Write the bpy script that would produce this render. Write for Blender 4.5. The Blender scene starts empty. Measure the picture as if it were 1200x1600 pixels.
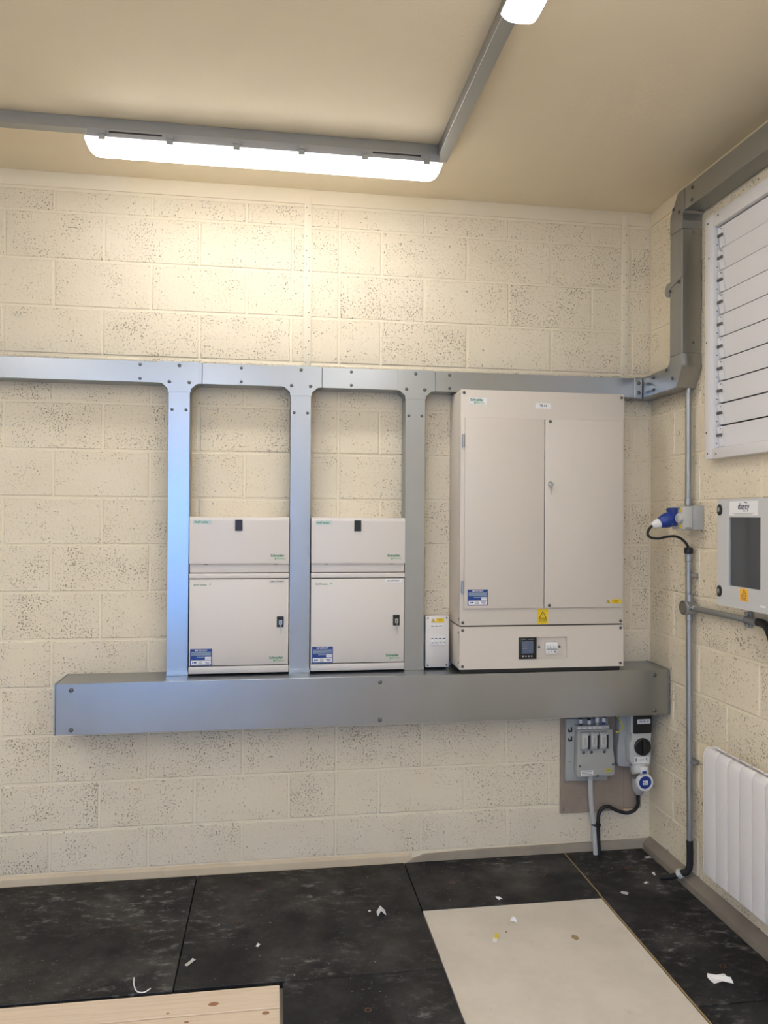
import bpy, bmesh, math, random
from mathutils import Vector, Matrix

random.seed(7)
C = bpy.context.scene.collection
SC = bpy.context.scene

# ------------------------------------------------------------------ camera
F_PX = 1173.49
cam_d = bpy.data.cameras.new('camera')
cam = bpy.data.objects.new('camera', cam_d); C.objects.link(cam)
cam_d.sensor_fit = 'VERTICAL'; cam_d.sensor_height = 32.0
cam_d.lens = 32.0 * F_PX / 1600.0
cam_d.clip_start = 0.05
YAW, PITCH, ROLL = 0.146895, 0.006099, 0.006611
f = Vector((math.sin(YAW), math.cos(YAW), 0)); r = Vector((math.cos(YAW), -math.sin(YAW), 0)); u = Vector((0, 0, 1))
f, u = f*math.cos(PITCH)+u*math.sin(PITCH), u*math.cos(PITCH)-f*math.sin(PITCH)
r, u = r*math.cos(ROLL)+u*math.sin(ROLL), u*math.cos(ROLL)-r*math.sin(ROLL)
cam.matrix_world = Matrix(((r.x, u.x, -f.x, -1.9972), (r.y, u.y, -f.y, -3.7678), (r.z, u.z, -f.z, 1.7506), (0, 0, 0, 1)))
SC.camera = cam

# ------------------------------------------------------------------ world, exposure
SKY = 2.3                 # daylight outside the open doorway
LED = 8.5                # brightness of the batten diffusers
wd = bpy.data.worlds.new('sky'); SC.world = wd; wd.use_nodes = True
bg = wd.node_tree.nodes['Background']
bg.inputs[0].default_value = (0.18, 0.44, 1.0, 1); bg.inputs[1].default_value = SKY
ROOM_X0, ROOM_Y0, H = -5.0, -7.4, 3.385
DOOR = (-4.35, -2.55, 2.75)           # x0, x1, height of the open doorway in the rear wall
pl = bpy.data.lights.new('doorway_daylight', 'AREA'); pl.shape = 'RECTANGLE'
pl.size = DOOR[1]-DOOR[0]; pl.size_y = DOOR[2]; pl.cycles.is_portal = True
plo = bpy.data.objects.new('doorway_daylight', pl); C.objects.link(plo)
plo.location = ((DOOR[0]+DOOR[1])/2, ROOM_Y0-.02, DOOR[2]/2); plo.rotation_euler = (math.radians(90), 0, 0)
SC.view_settings.view_transform = 'Standard'; SC.view_settings.look = 'None'
SC.view_settings.gamma = 1.0; SC.view_settings.use_curve_mapping = False
SC.view_settings.exposure = 1.64
SC.cycles.max_bounces = 8; SC.cycles.diffuse_bounces = 6; SC.cycles.caustics_reflective = False
SC.cycles.sample_clamp_indirect = 6.0

# ------------------------------------------------------------------ materials
M = {}
def mat(name, col, rough=.5, metal=0., spec=.5, emis=None, estr=0.):
    m = bpy.data.materials.new(name); m.use_nodes = True
    b = m.node_tree.nodes['Principled BSDF']
    b.inputs['Base Color'].default_value = (*col, 1); b.inputs['Roughness'].default_value = rough
    b.inputs['Metallic'].default_value = metal; b.inputs['Specular IOR Level'].default_value = spec
    if emis:
        b.inputs['Emission Color'].default_value = (*emis, 1); b.inputs['Emission Strength'].default_value = estr
    M[name] = m
    return m
class N:
    """small node-graph helper"""
    def __init__(s, m): s.t = m.node_tree; s.b = s.t.nodes['Principled BSDF']
    def n(s, kind, **kw):
        x = s.t.nodes.new(kind)
        for k, v in kw.items():
            if k.startswith('i_'):
                x.inputs[k[2:].replace('_', ' ')].default_value = v
            else: setattr(x, k, v)
        return x
    def l(s, a, b): s.t.links.new(a, b)
    def pos(s): return s.n('ShaderNodeNewGeometry').outputs['Position']
    def noise(s, vec, scale, detail=2., rough=.5, dim='3D'):
        x = s.n('ShaderNodeTexNoise', noise_dimensions=dim); s.l(vec, x.inputs['Vector'])
        x.inputs['Scale'].default_value = scale; x.inputs['Detail'].default_value = detail; x.inputs['Roughness'].default_value = rough
        return x.outputs['Fac']
    def ramp(s, fac, a, b, va=0., vb=1.):
        x = s.n('ShaderNodeMapRange'); x.interpolation_type = 'SMOOTHSTEP'
        s.l(fac, x.inputs[0])
        for i, v in ((1, a), (2, b), (3, va), (4, vb)): x.inputs[i].default_value = v
        return x.outputs[0]
    def math(s, op, a, b):
        x = s.n('ShaderNodeMath', operation=op)
        for i, v in enumerate((a, b)):
            if isinstance(v, (int, float)): x.inputs[i].default_value = v
            else: s.l(v, x.inputs[i])
        return x.outputs[0]
    def mix(s, fac, a, b):
        x = s.n('ShaderNodeMix', data_type='RGBA')
        for i, v in ((0, fac), (6, a), (7, b)):
            if isinstance(v, (int, float)): x.inputs[i].default_value = v
            elif isinstance(v, tuple): x.inputs[i].default_value = (*v, 1)
            else: s.l(v, x.inputs[i])
        return x.outputs[2]
    def bump(s, h, dist, strength=1.):
        x = s.n('ShaderNodeBump'); s.l(h, x.inputs['Height']); x.inputs['Distance'].default_value = dist; x.inputs['Strength'].default_value = strength
        s.l(x.outputs[0], s.b.inputs['Normal'])
    def col(s, c): s.l(c, s.b.inputs['Base Color'])

CREAM = (.85, .755, .58)
def block_paint():
    m = mat('painted_block', CREAM, .75, spec=.25); g = N(m); p = g.pos()
    ob = g.n('ShaderNodeObjectInfo').outputs['Random']
    off = g.n('ShaderNodeVectorMath', operation='ADD'); g.l(p, off.inputs[0])
    cx = g.n('ShaderNodeCombineXYZ'); g.l(g.math('MULTIPLY', ob, 37.), cx.inputs[0]); g.l(cx.outputs[0], off.inputs[1])
    v = off.outputs[0]
    pits = g.noise(v, 125., 2.5, .6)
    patch = g.noise(v, 7., 3., .55)
    th = g.math('ADD', g.math('MULTIPLY', patch, -.30), g.math('MULTIPLY', ob, -.05))     # denser pits in patches, block by block
    sig = g.math('SUBTRACT', pits, g.math('ADD', th, .80))
    pit = g.ramp(sig, 0., .035)
    big = g.ramp(g.noise(v, 40., 1., .5), .735, .76)
    pit = g.math('MAXIMUM', pit, g.math('MULTIPLY', big, .7))
    tone = g.ramp(g.noise(p, 2.5, 3., .6), .3, .7)
    base = g.mix(tone, (.84, .745, .57), (.865, .775, .605))
    g.col(g.mix(g.math('MULTIPLY', pit, .72), base, (.20, .14, .08)))
    hgt = g.math('SUBTRACT', g.math('MULTIPLY', g.noise(v, 70., 4., .6), .8), g.math('MULTIPLY', pit, 1.0))
    g.bump(hgt, .005, 1.0)
def smooth_paint(name, col, amt=.02):
    m = mat(name, col, .7, spec=.25); g = N(m); p = g.pos()
    t = g.noise(p, 5., 4., .6)
    g.col(g.mix(t, tuple(c*(1-amt) for c in col), tuple(min(1, c*(1+amt)) for c in col)))
    g.bump(g.noise(p, 60., 3., .6), .0015, .5)
def galvanised(name, col=(.40, .42, .44), rough=.31):
    m = mat(name, col, rough, 1.); g = N(m); p = g.pos()
    t = g.noise(p, 7., 3., .55)
    g.col(g.mix(t, tuple(c*.95 for c in col), tuple(c*1.05 for c in col)))
    g.l(g.ramp(t, .2, .8, rough-.02, rough+.025), g.b.inputs['Roughness'])
def powder(name, col, rough=.42):
    m = mat(name, col, rough); g = N(m)
    g.bump(g.noise(g.pos(), 900., 2., .5), .0002, .35)
block_paint()
smooth_paint('mortar_paint', (.86, .77, .595))
smooth_paint('ceiling_paint', (.85, .745, .56), .03)
smooth_paint('band_paint', (.86, .77, .60), .02)
smooth_paint('strip_paint', (.86, .78, .62), .02)
smooth_paint('wall_paint', (.86, .82, .74), .02)
galvanised('galvanised')
galvanised('galvanised_pipe', (.42, .44, .45), .48)
galvanised('galvanised_dull', (.40, .41, .41), .45)
powder('board_white', (.73, .685, .645), .42)
powder('panel_white', (.70, .64, .565), .42)
powder('isolator_white', (.74, .71, .68), .45)
powder('radiator_white', (.84, .82, .82), .35)
powder('louvre_white', (.80, .79, .80), .4)
powder('enclosure_grey', (.60, .60, .60), .45)
powder('plastic_grey', (.43, .44, .44), .5)
powder('plastic_pale', (.55, .555, .54), .45)
powder('cutout_grey', (.42, .43, .41), .5)
mat('white_plastic', (.82, .82, .82), .4)
mat('label_white', (.86, .86, .87), .5)
mat('black_plastic', (.012, .012, .013), .4)
mat('black_rubber', (.018, .018, .02), .55)
mat('seam_dark', (.03, .025, .02), .7)
mat('steel', (.52, .52, .52), .3, 1.)
mat('screw_dark', (.16, .16, .155), .45, .8)
mat('blue_plastic', (.010, .042, .27), .35)
mat('blue_label', (.012, .055, .27), .5)
mat('yellow_label', (.86, .60, .02), .5)
mat('orange_label', (.95, .50, .05), .5)
mat('yellow_wire', (.70, .60, .05), .5)
mat('ink_black', (.02, .02, .02), .6)
mat('ink_grey', (.25, .25, .27), .6)
mat('ink_green', (.0, .19, .09), .6)
mat('ink_navy', (.03, .03, .10), .6)
mat('ink_green_light', (.05, .42, .13), .6)
mat('tag_green', (.56, .68, .66), .5)
mat('screen', (.10, .14, .22), .2)
mat('brown_plug', (.12, .05, .03), .7)
mat('yellow_scrap', (.85, .66, .06), .6)
mat('diffuser', (.9, .9, .9), .4, emis=(1.0, .978, .95), estr=LED)
dn = N(M['diffuser'])      # LED batten optic: brightest straight down, weaker out of the sides
nz = dn.n('ShaderNodeSeparateXYZ'); dn.l(dn.n('ShaderNodeNewGeometry').outputs['Normal'], nz.inputs[0])
dn.l(dn.math('ADD', dn.math('MULTIPLY', dn.math('MAXIMUM', dn.math('MULTIPLY', nz.outputs[2], -1.), 0.), LED*.82), LED*.12), dn.b.inputs['Emission Strength'])
mat('light_body', (.40, .40, .41), .5)
mat('glazing', (.12, .13, .14), .08)
gt = M['glazing'].node_tree; go_ = gt.nodes['Material Output']     # tinted acrylic: see-through with a light surface sheen
tr = gt.nodes.new('ShaderNodeBsdfTransparent'); tr.inputs[0].default_value = (.58, .60, .62, 1)
gl = gt.nodes.new('ShaderNodeBsdfGlossy'); gl.inputs['Roughness'].default_value = .06; gl.inputs[0].default_value = (.9, .92, .95, 1)
mx = gt.nodes.new('ShaderNodeMixShader'); mx.inputs[0].default_value = .12
gt.links.new(tr.outputs[0], mx.inputs[1]); gt.links.new(gl.outputs[0], mx.inputs[2]); gt.links.new(mx.outputs[0], go_.inputs['Surface'])

def floor_black():
    m = mat('black_panel', (.02, .02, .022), .45, spec=.32); g = N(m); p = g.pos()
    ob = g.n('ShaderNodeObjectInfo').outputs['Random']
    off = g.n('ShaderNodeVectorMath', operation='ADD'); g.l(p, off.inputs[0])
    cx = g.n('ShaderNodeCombineXYZ'); g.l(g.math('MULTIPLY', ob, 23.), cx.inputs[0]); g.l(cx.outputs[0], off.inputs[1]); v = off.outputs[0]
    mp = g.n('ShaderNodeMapping'); g.l(v, mp.inputs['Vector']); mp.inputs['Scale'].default_value = (1., 2.0, 1.); mp.inputs['Rotation'].default_value = (0, 0, .9)
    dust = g.ramp(g.noise(v, 3.2, 6., .62), .45, .75)
    smear = g.ramp(g.noise(mp.outputs[0], 13., 9., .72), .50, .76)
    specks = g.ramp(g.noise(v, 75., 3., .6), .67, .74)
    scr = g.ramp(g.noise(mp.outputs[0], 42., 5., .7), .60, .74)
    grime = g.math('ADD', g.math('MULTIPLY', dust, .07), g.math('MULTIPLY', g.math('MULTIPLY', smear, g.ramp(g.noise(v, 2.1, 3., .5), .42, .66)), .58))
    grime = g.math('ADD', grime, g.math('MULTIPLY', specks, g.ramp(g.noise(v, 2.7, 3., .5), .40, .66, .04, .85)))
    grime = g.math('ADD', grime, g.math('MULTIPLY', g.math('MULTIPLY', scr, g.ramp(g.noise(v, 3.3, 2., .5), .38, .62)), .40))
    g.col(g.mix(grime, (.012, .0125, .0145), (.60, .59, .58)))
    g.l(g.ramp(g.noise(v, 5., 5., .6), .3, .7, .36, .62), g.b.inputs['Roughness'])
    g.bump(g.noise(v, 30., 5., .6), .001, .4)
def concrete(name, a, b, pits=True, sc=1.):
    m = mat(name, a, .8, spec=.25); g = N(m); p = g.pos()
    t = g.noise(p, 4.*sc, 6., .65); c = g.mix(g.ramp(t, .3, .7), a, b)
    st = g.ramp(g.noise(p, 9.*sc, 5., .7), .60, .78)
    c = g.mix(g.math('MULTIPLY', st, .38), c, tuple(x*.5 for x in a))
    if pits: c = g.mix(g.math('MULTIPLY', g.ramp(g.noise(p, 90., 2., .5), .74, .79), .6), c, (.10, .08, .06))
    g.col(c); g.bump(g.noise(p, 60., 5., .6), .001, .5)
def timber():
    m = mat('pine', (.62, .47, .34), .6, spec=.3); g = N(m); p = g.pos()
    mp = g.n('ShaderNodeMapping'); g.l(p, mp.inputs['Vector']); mp.inputs['Scale'].default_value = (1.2, 26., 4.)
    gr = g.noise(mp.outputs[0], 3., 5., .6)
    g.col(g.mix(g.ramp(gr, .35, .7), (.80, .67, .53), (.73, .59, .45)))
floor_black()
concrete('pale_plate', (.70, .65, .585), (.63, .58, .515))
concrete('concrete_grey', (.30, .26, .215), (.24, .205, .165))
concrete('concrete_tan', (.44, .385, .30), (.37, .32, .25))
concrete('slab', (.46, .42, .37), (.40, .365, .32))
concrete('plinth_cream', (.72, .61, .44), (.66, .54, .38), False)
concrete('back_board', (.38, .31, .25), (.31, .25, .20), False)
concrete('pebble', (.4, .36, .32), (.3, .27, .24), False)
timber()
mat('knot', (.36, .18, .10), .6)
mat('edge_wood', (.34, .25, .13), .7)

# ------------------------------------------------------------------ mesh helpers
WL = {}
def wl(o): return WL.get(o.name, Vector((0, 0, 0))) if o else Vector((0, 0, 0))
def put(name, me, c, parent=None):
    o = bpy.data.objects.new(name, me); C.objects.link(o)
    o.parent = parent; o.location = c - wl(parent); WL[o.name] = c.copy()
    return o
def done(name, bm, m, parent=None, smooth=False):
    bmesh.ops.recalc_face_normals(bm, faces=bm.faces)
    xs = [v.co for v in bm.verts]
    lo = Vector([min(v[i] for v in xs) for i in range(3)]); hi = Vector([max(v[i] for v in xs) for i in range(3)])
    c = (lo+hi)/2
    bmesh.ops.translate(bm, verts=bm.verts, vec=-c)
    me = bpy.data.meshes.new(name); bm.to_mesh(me); bm.free()
    me.materials.append(M[m])
    if smooth:
        for p in me.polygons: p.use_smooth = True
        if smooth == 'auto':
            me.set_sharp_from_angle(angle=math.radians(35))
    return put(name, me, c, parent)
def b_box(bm, x0, x1, y0, y1, z0, z1, bev=0., seg=2):
    mtx = Matrix.Translation(((x0+x1)/2, (y0+y1)/2, (z0+z1)/2)) @ Matrix.Diagonal((abs(x1-x0), abs(y1-y0), abs(z1-z0), 1))
    vs = bmesh.ops.create_cube(bm, size=1, matrix=mtx)['verts']
    if bev:
        es = {e for v in vs for e in v.link_edges}
        bmesh.ops.bevel(bm, geom=list(es), offset=bev, segments=seg, affect='EDGES', profile=.5)
def box(name, x0, x1, y0, y1, z0, z1, m, parent=None, bev=0., seg=2):
    bm = bmesh.new(); b_box(bm, x0, x1, y0, y1, z0, z1, bev, seg)
    return done(name, bm, m, parent, 'auto' if bev else False)
def b_prism(bm, poly, axis, a, b):
    """poly in the other two axes: x -> (y,z), y -> (x,z), z -> (x,y)"""
    def P(p, t): return {'x': (t, p[0], p[1]), 'y': (p[0], t, p[1]), 'z': (p[0], p[1], t)}[axis]
    A = [bm.verts.new(P(p, a)) for p in poly]; B = [bm.verts.new(P(p, b)) for p in poly]
    bm.faces.new(A); bm.faces.new(B[::-1]); n = len(poly)
    for i in range(n): bm.faces.new((A[i], B[i], B[(i+1) % n], A[(i+1) % n]))
def prism(name, poly, axis, a, b, m, parent=None, bev=0.):
    bm = bmesh.new(); b_prism(bm, poly, axis, a, b)
    if bev: bmesh.ops.bevel(bm, geom=list(bm.edges), offset=bev, segments=2, affect='EDGES', profile=.5)
    return done(name, bm, m, parent, 'auto' if bev else False)
def frame(d):
    d = d.normalized(); a = Vector((0, 0, 1)) if abs(d.z) < .9 else Vector((1, 0, 0))
    s = d.cross(a).normalized(); return s, s.cross(d).normalized()
def b_lathe(bm, p, d, prof, seg=20):
    """prof: (distance along d, radius)"""
    p = Vector(p); d = Vector(d).normalized(); s, t = frame(d); rings = []
    for h, rr in prof:
        rings.append([bm.verts.new(p+d*h+(s*math.cos(2*math.pi*i/seg)+t*math.sin(2*math.pi*i/seg))*max(rr, 1e-5)) for i in range(seg)])
    for A, B in zip(rings, rings[1:]):
        for i in range(seg): bm.faces.new((A[i], A[(i+1) % seg], B[(i+1) % seg], B[i]))
    bm.faces.new(rings[0][::-1]); bm.faces.new(rings[-1])
def lathe(name, p, d, prof, m, parent=None, seg=20):
    bm = bmesh.new(); b_lathe(bm, p, d, prof, seg)
    return done(name, bm, m, parent, 'auto')
def cyl(name, p0, p1, rad, m, parent=None, seg=16):
    p0 = Vector(p0); p1 = Vector(p1); L = (p1-p0).length; e = min(rad*.15, L*.1)
    return lathe(name, p0, p1-p0, [(0, rad-e), (e, rad), (L-e, rad), (L, rad-e)], m, parent, seg)
def curve_pts(pts, n=10):
    P = [Vector(p) for p in pts]; P = [P[0]*2-P[1]]+P+[P[-1]*2-P[-2]]; out = []
    for i in range(1, len(P)-2):
        for k in range(n):
            t = k/n; a, b, c, d = P[i-1:i+3]
            out.append(.5*((2*b)+(c-a)*t+(2*a-5*b+4*c-d)*t*t+(3*b-a-3*c+d)*t**3))
    return out+[P[-2]]
def b_tube(bm, pts, rad, seg=12):
    n = len(pts); rad = rad if callable(rad) else (lambda t, _r=rad: _r)
    s = None; rings = []
    for i, p in enumerate(pts):
        d = (pts[min(i+1, n-1)]-pts[max(i-1, 0)]).normalized()
        if s is None: s, t = frame(d)
        else:
            s = (s-d*s.dot(d)).normalized(); t = s.cross(d)
        R = rad(i/(n-1))
        rings.append([bm.verts.new(p+(s*math.cos(2*math.pi*k/seg)+t*math.sin(2*math.pi*k/seg))*R) for k in range(seg)])
    for A, B in zip(rings, rings[1:]):
        for i in range(seg): bm.faces.new((A[i], A[(i+1) % seg], B[(i+1) % seg], B[i]))
    bm.faces.new(rings[0][::-1]); bm.faces.new(rings[-1])
def tube(name, pts, rad, m, parent=None, seg=12, n=10, smooth=True):
    bm = bmesh.new(); b_tube(bm, curve_pts(pts, n) if smooth else [Vector(p) for p in pts], rad, seg)
    return done(name, bm, m, parent, 'auto')
def tag(o, label=None, cat=None, group=None, kind=None):
    if label: o['label'] = label
    if cat: o['category'] = cat
    if group: o['group'] = group
    if kind: o['kind'] = kind
    return o
def thing(name, loc, label, cat, group=None, kind=None):
    o = bpy.data.objects.new(name, None); C.objects.link(o); o.empty_display_size = .05
    o.location = loc; WL[o.name] = Vector(loc)
    return tag(o, label, cat, group, kind)
def struct(o): o['kind'] = 'structure'; return o
def copy_at(src, c, parent):
    o = src.copy(); C.objects.link(o); o.parent = parent; o.location = Vector(c)-wl(parent); WL[o.name] = Vector(c)
    return o
# flat lettering, facing the room: wall 'y' (read from -y) or 'x' (right wall, read from -x)
def text(name, s, pos, size, m, parent, wall='y', align='LEFT', bold=0., sx=1.):
    cu = bpy.data.curves.new(name, 'FONT'); cu.body = s; cu.size = size; cu.align_x = align; cu.align_y = 'CENTER'
    cu.offset = bold*size; cu.resolution_u = 2; cu.fill_mode = 'FRONT'
    t = bpy.data.objects.new(name, cu); C.objects.link(t)
    dg = bpy.context.evaluated_depsgraph_get()
    me = bpy.data.meshes.new_from_object(t.evaluated_get(dg))
    bpy.data.objects.remove(t); bpy.data.curves.remove(cu)
    R = Matrix.Rotation(math.radians(90), 4, 'X')
    if wall == 'x': R = Matrix.Rotation(math.radians(-90), 4, 'Z') @ R
    me.transform(R @ Matrix.Diagonal((sx, 1, 1, 1)))
    me.materials.clear(); me.materials.append(M[m])
    return put(name, me, Vector(pos), parent)
def printing(name, rects, y, m, parent, wall='y', d=.0004):
    """flat printed bars joined as one part; rects (a0,a1,z0,z1) along the wall"""
    bm = bmesh.new()
    for a0, a1, z0, z1 in rects:
        if wall == 'y': b_box(bm, a0, a1, y-d, y, z0, z1)
        else: b_box(bm, y-d, y, a0, a1, z0, z1)
    return done(name, bm, m, parent)

# shared small pieces -------------------------------------------------
def screw_mesh(rad, d, hgt=.5):
    bm = bmesh.new(); R_ = rad
    b_lathe(bm, (0, 0, 0), d, [(-.001, R_), (R_*hgt*.4, R_), (R_*hgt*.8, R_*.75), (R_*hgt, R_*.35)], 12)
    bmesh.ops.recalc_face_normals(bm, faces=bm.faces)
    me = bpy.data.meshes.new('screw'); bm.to_mesh(me); bm.free(); me.materials.append(M['screw_dark'])
    for p in me.polygons: p.use_smooth = True
    return me
SCREW = {}
def screw(pos, parent, d='y', rad=.007, m=None):
    k = (d, rad)
    if k not in SCREW: SCREW[k] = screw_mesh(rad, {'y': (0, -1, 0), 'x': (-1, 0, 0), 'X-y': (-1, 0, 0), 'z': (0, 0, -1)}[d])
    return put('screw', SCREW[k], Vector(pos), parent)

# ================================================================== SETTING
# floor slab, back wall with individual blocks, right wall with individual blocks
slab = struct(box('floor', ROOM_X0-.2, .2, ROOM_Y0-.2, .2, -.16, -.032, 'slab'))
struct(box('ceiling', ROOM_X0-.2, .2, ROOM_Y0-.2, .2, H, H+.12, 'ceiling_paint'))
wback = struct(box('wall_back', ROOM_X0-.2, .2, .0035, .2, -.03, H, 'mortar_paint'))
wright = struct(box('wall_right', .0035, .2, ROOM_Y0, .005, -.03, H, 'mortar_paint'))
struct(box('wall_left', ROOM_X0-.2, ROOM_X0, ROOM_Y0, .005, -.03, H, 'wall_paint'))
bm = bmesh.new()
b_box(bm, ROOM_X0-.2, DOOR[0], ROOM_Y0-.2, ROOM_Y0, -.03, H); b_box(bm, DOOR[1], .2, ROOM_Y0-.2, ROOM_Y0, -.03, H)
b_box(bm, DOOR[0], DOOR[1], ROOM_Y0-.2, ROOM_Y0, DOOR[2], H)
struct(done('wall_front', bm, 'wall_paint'))
struct(box('ground', -14, 6, -18, ROOM_Y0-.2, -.2, -.05, 'slab'))

JZ = [3.197-.2272*k for k in range(14)]                  # bed joint heights
ROWS = [(JZ[0], 3.303)]+[(JZ[k], JZ[k-1]) for k in range(1, 14)]+[(.045, JZ[13])]
JT = .010
BM = {}
def block(wall, a0, a1, z0, z1, parent):
    """a runs along the wall, face proud of the recessed joints"""
    w = round(a1-a0-JT, 3); h = round(z1-z0-JT, 3); key = (wall, w, h)
    if key not in BM:
        bm = bmesh.new(); e = .004
        # front face inset by the arris, sides run back to the mortar bed
        def ring(ax, zz, dd): return [bm.verts.new((sx*ax, dd, sz*zz) if wall == 'y' else (dd, sx*ax, sz*zz)) for sx, sz in ((-1, -1), (1, -1), (1, 1), (-1, 1))]
        F_ = ring(w/2-e, h/2-e, 0.); G_ = ring(w/2, h/2, e*.8); K_ = ring(w/2, h/2, .012)
        bm.faces.new(F_); bm.faces.new(K_)
        for A, B in ((F_, G_), (G_, K_)):
            for i in range(4): bm.faces.new((A[i], A[(i+1) % 4], B[(i+1) % 4], B[i]))
        bmesh.ops.recalc_face_normals(bm, faces=bm.faces)
        me = bpy.data.meshes.new('block'); bm.to_mesh(me); bm.free(); me.materials.append(M['painted_block']); BM[key] = me
    ca, cz = (a0+a1)/2, (z0+z1)/2; j = random.uniform(-.0009, .0009)
    return put('block', BM[key], Vector((ca, j, cz)) if wall == 'y' else Vector((j, ca, cz)), parent)
CTRL = -1.674
for i, (z0, z1) in enumerate(ROWS):
    first = -.111 if i % 2 == 1 else -.336               # running bond, half-block offset
    js = [0.]+[first-.45*k for k in range(12)]
    js = [round(x+(0 if x == 0 else random.uniform(-.004, .004)), 3) for x in js if x > ROOM_X0+.15]+[ROOM_X0]
    js = [x for x in js if abs(x-CTRL) > .05]+[CTRL]       # straight control joint through every course
    js.sort()
    for a0, a1 in zip(js, js[1:]): block('y', a0, a1, z0, z1, wback)
    f0 = -.25 if i % 2 == 1 else -.475
    jy = [0.]+[f0-.45*k for k in range(8)]
    jy = [round(y+(0 if y == 0 else random.uniform(-.004, .004)), 3) for y in jy]; jy.sort()
    for a0, a1 in zip(jy, jy[1:]): block('x', a0, a1, z0, z1, wright)
# smooth packer band under the ceiling, plinth strips at the floor
struct(box('trim_1', ROOM_X0, 0, -.004, .006, 3.312, H, 'band_paint', bev=.002))
struct(box('trim_2', -.006, .006, -7.3, -.004, 3.312, H, 'band_paint', bev=.002))
struct(prism('trim_3', [(.004, .044), (-.004, .040), (-.010, .030), (-.012, -.02), (.004, -.02)], 'x', ROOM_X0, -1.29, 'plinth_cream'))
struct(prism('trim_4', [(-1.31, .004), (-1.22, .032), (-.93, .040), (-.47, .042), (-.004, .046), (-.004, -.02), (-1.31, -.02)], 'y', -.013, .006, 'concrete_tan'))
struct(prism('trim_5', [(.004, .062), (-.004, .060), (-.040, .024), (-.044, -.02), (.004, -.02)], 'y', -7.0, -.013, 'concrete_grey'))
# painted perforated starter strips
for nm, x0, x1 in (('trim_6', -1.853, -1.815), ('trim_7', -.170, -.130)):
    s = struct(box(nm, x0, x1, -.0045, .002, 2.48, H-.02, 'strip_paint', bev=.001))
    base = None
    for k in range(24):
        z = 2.52+.035*k+random.uniform(-.003, .003); x = (x0+x1)/2+(.007 if k % 2 else -.007)
        if random.random() < .25: continue
        if base is None: base = cyl('hole', (x, -.0035, z), (x, -.0050, z), .0028, 'seam_dark', s, 8)
        else: copy_at(base, (x, -.00425, z), s)

# ------------------------------------------------------------------ floor panels, children of the floor
def floor_piece(name, x0, x1, y0, y1, m, top=0., g=.0025, bev=.002):
    return box(name, x0+g, x1-g, y0+g, y1-g, top-.028, top, m, slab, bev, 1)
PAN = [(-3.37, -2.348, -.913, -.013), (-2.348, -1.327, -.908, -.013), (-1.327, -.478, -.478, -.013), (-.478, -.045, -1.258, -.013),
       (-1.950, -1.327, -1.80, -.908), (-.478, -.045, -2.5, -1.258), (-4.39, -3.37, -.913, -.013)]
pan = [floor_piece('floor_panel', *p, 'black_panel') for p in PAN]
floor_piece('floor_panel', -1.327, -.484, -1.85, -.478, 'pale_plate', -.001)
floor_piece('floor_board', -3.37, -1.957, -1.056, -.922, 'pine', -.002)
floor_piece('floor_board', -3.37, -1.957, -1.19, -1.056, 'pine', -.003)
floor_piece('floor_board', -3.37, -1.957, -1.40, -1.19, 'pine', -.002)
floor_piece('floor_board', -3.37, -1.957, -2.0, -1.40, 'pine', -.002)
box('edge_strip', -.484, -.4785, -1.40, -.45, -.02, .0012, 'edge_wood', slab)
box('edge_strip', -.4805, -.4755, -.45, -.014, -.02, .0012, 'edge_wood', slab)
for x, y in ((-2.557, -.456), (-2.146, -.466), (-1.133, -.249), (-.676, -.232), (-.235, -.223), (-.242, -1.047), (-1.65, -1.115), (-2.05, -.20)):
    rim = lathe('lifting_point', (x, y, -.004), (0, 0, 1), [(0, .013), (.0046, .013), (.0052, .011), (.0046, .009), (.002, .008)], 'brown_plug', slab, 14)
for x, y, rx, ry in ((-2.195, -1.005, .018, .011), (-2.35, -1.035, .006, .004), (-2.01, -1.078, .013, .008), (-2.28, -1.09, .008, .005)):
    bm = bmesh.new(); vs = [bm.verts.new((x+rx*math.cos(a*math.pi/8)*random.uniform(.9, 1.1), y+ry*math.sin(a*math.pi/8), 0)) for a in range(16)]
    f_ = bm.faces.new(vs); q = bmesh.ops.extrude_face_region(bm, geom=[f_]); bmesh.ops.translate(bm, verts=[v for v in q['geom'] if isinstance(v, bmesh.types.BMVert)], vec=(0, 0, -.0015))
    bmesh.ops.translate(bm, verts=bm.verts, vec=(0, 0, -.0014))
    done('knot', bm, 'knot', slab)

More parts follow.
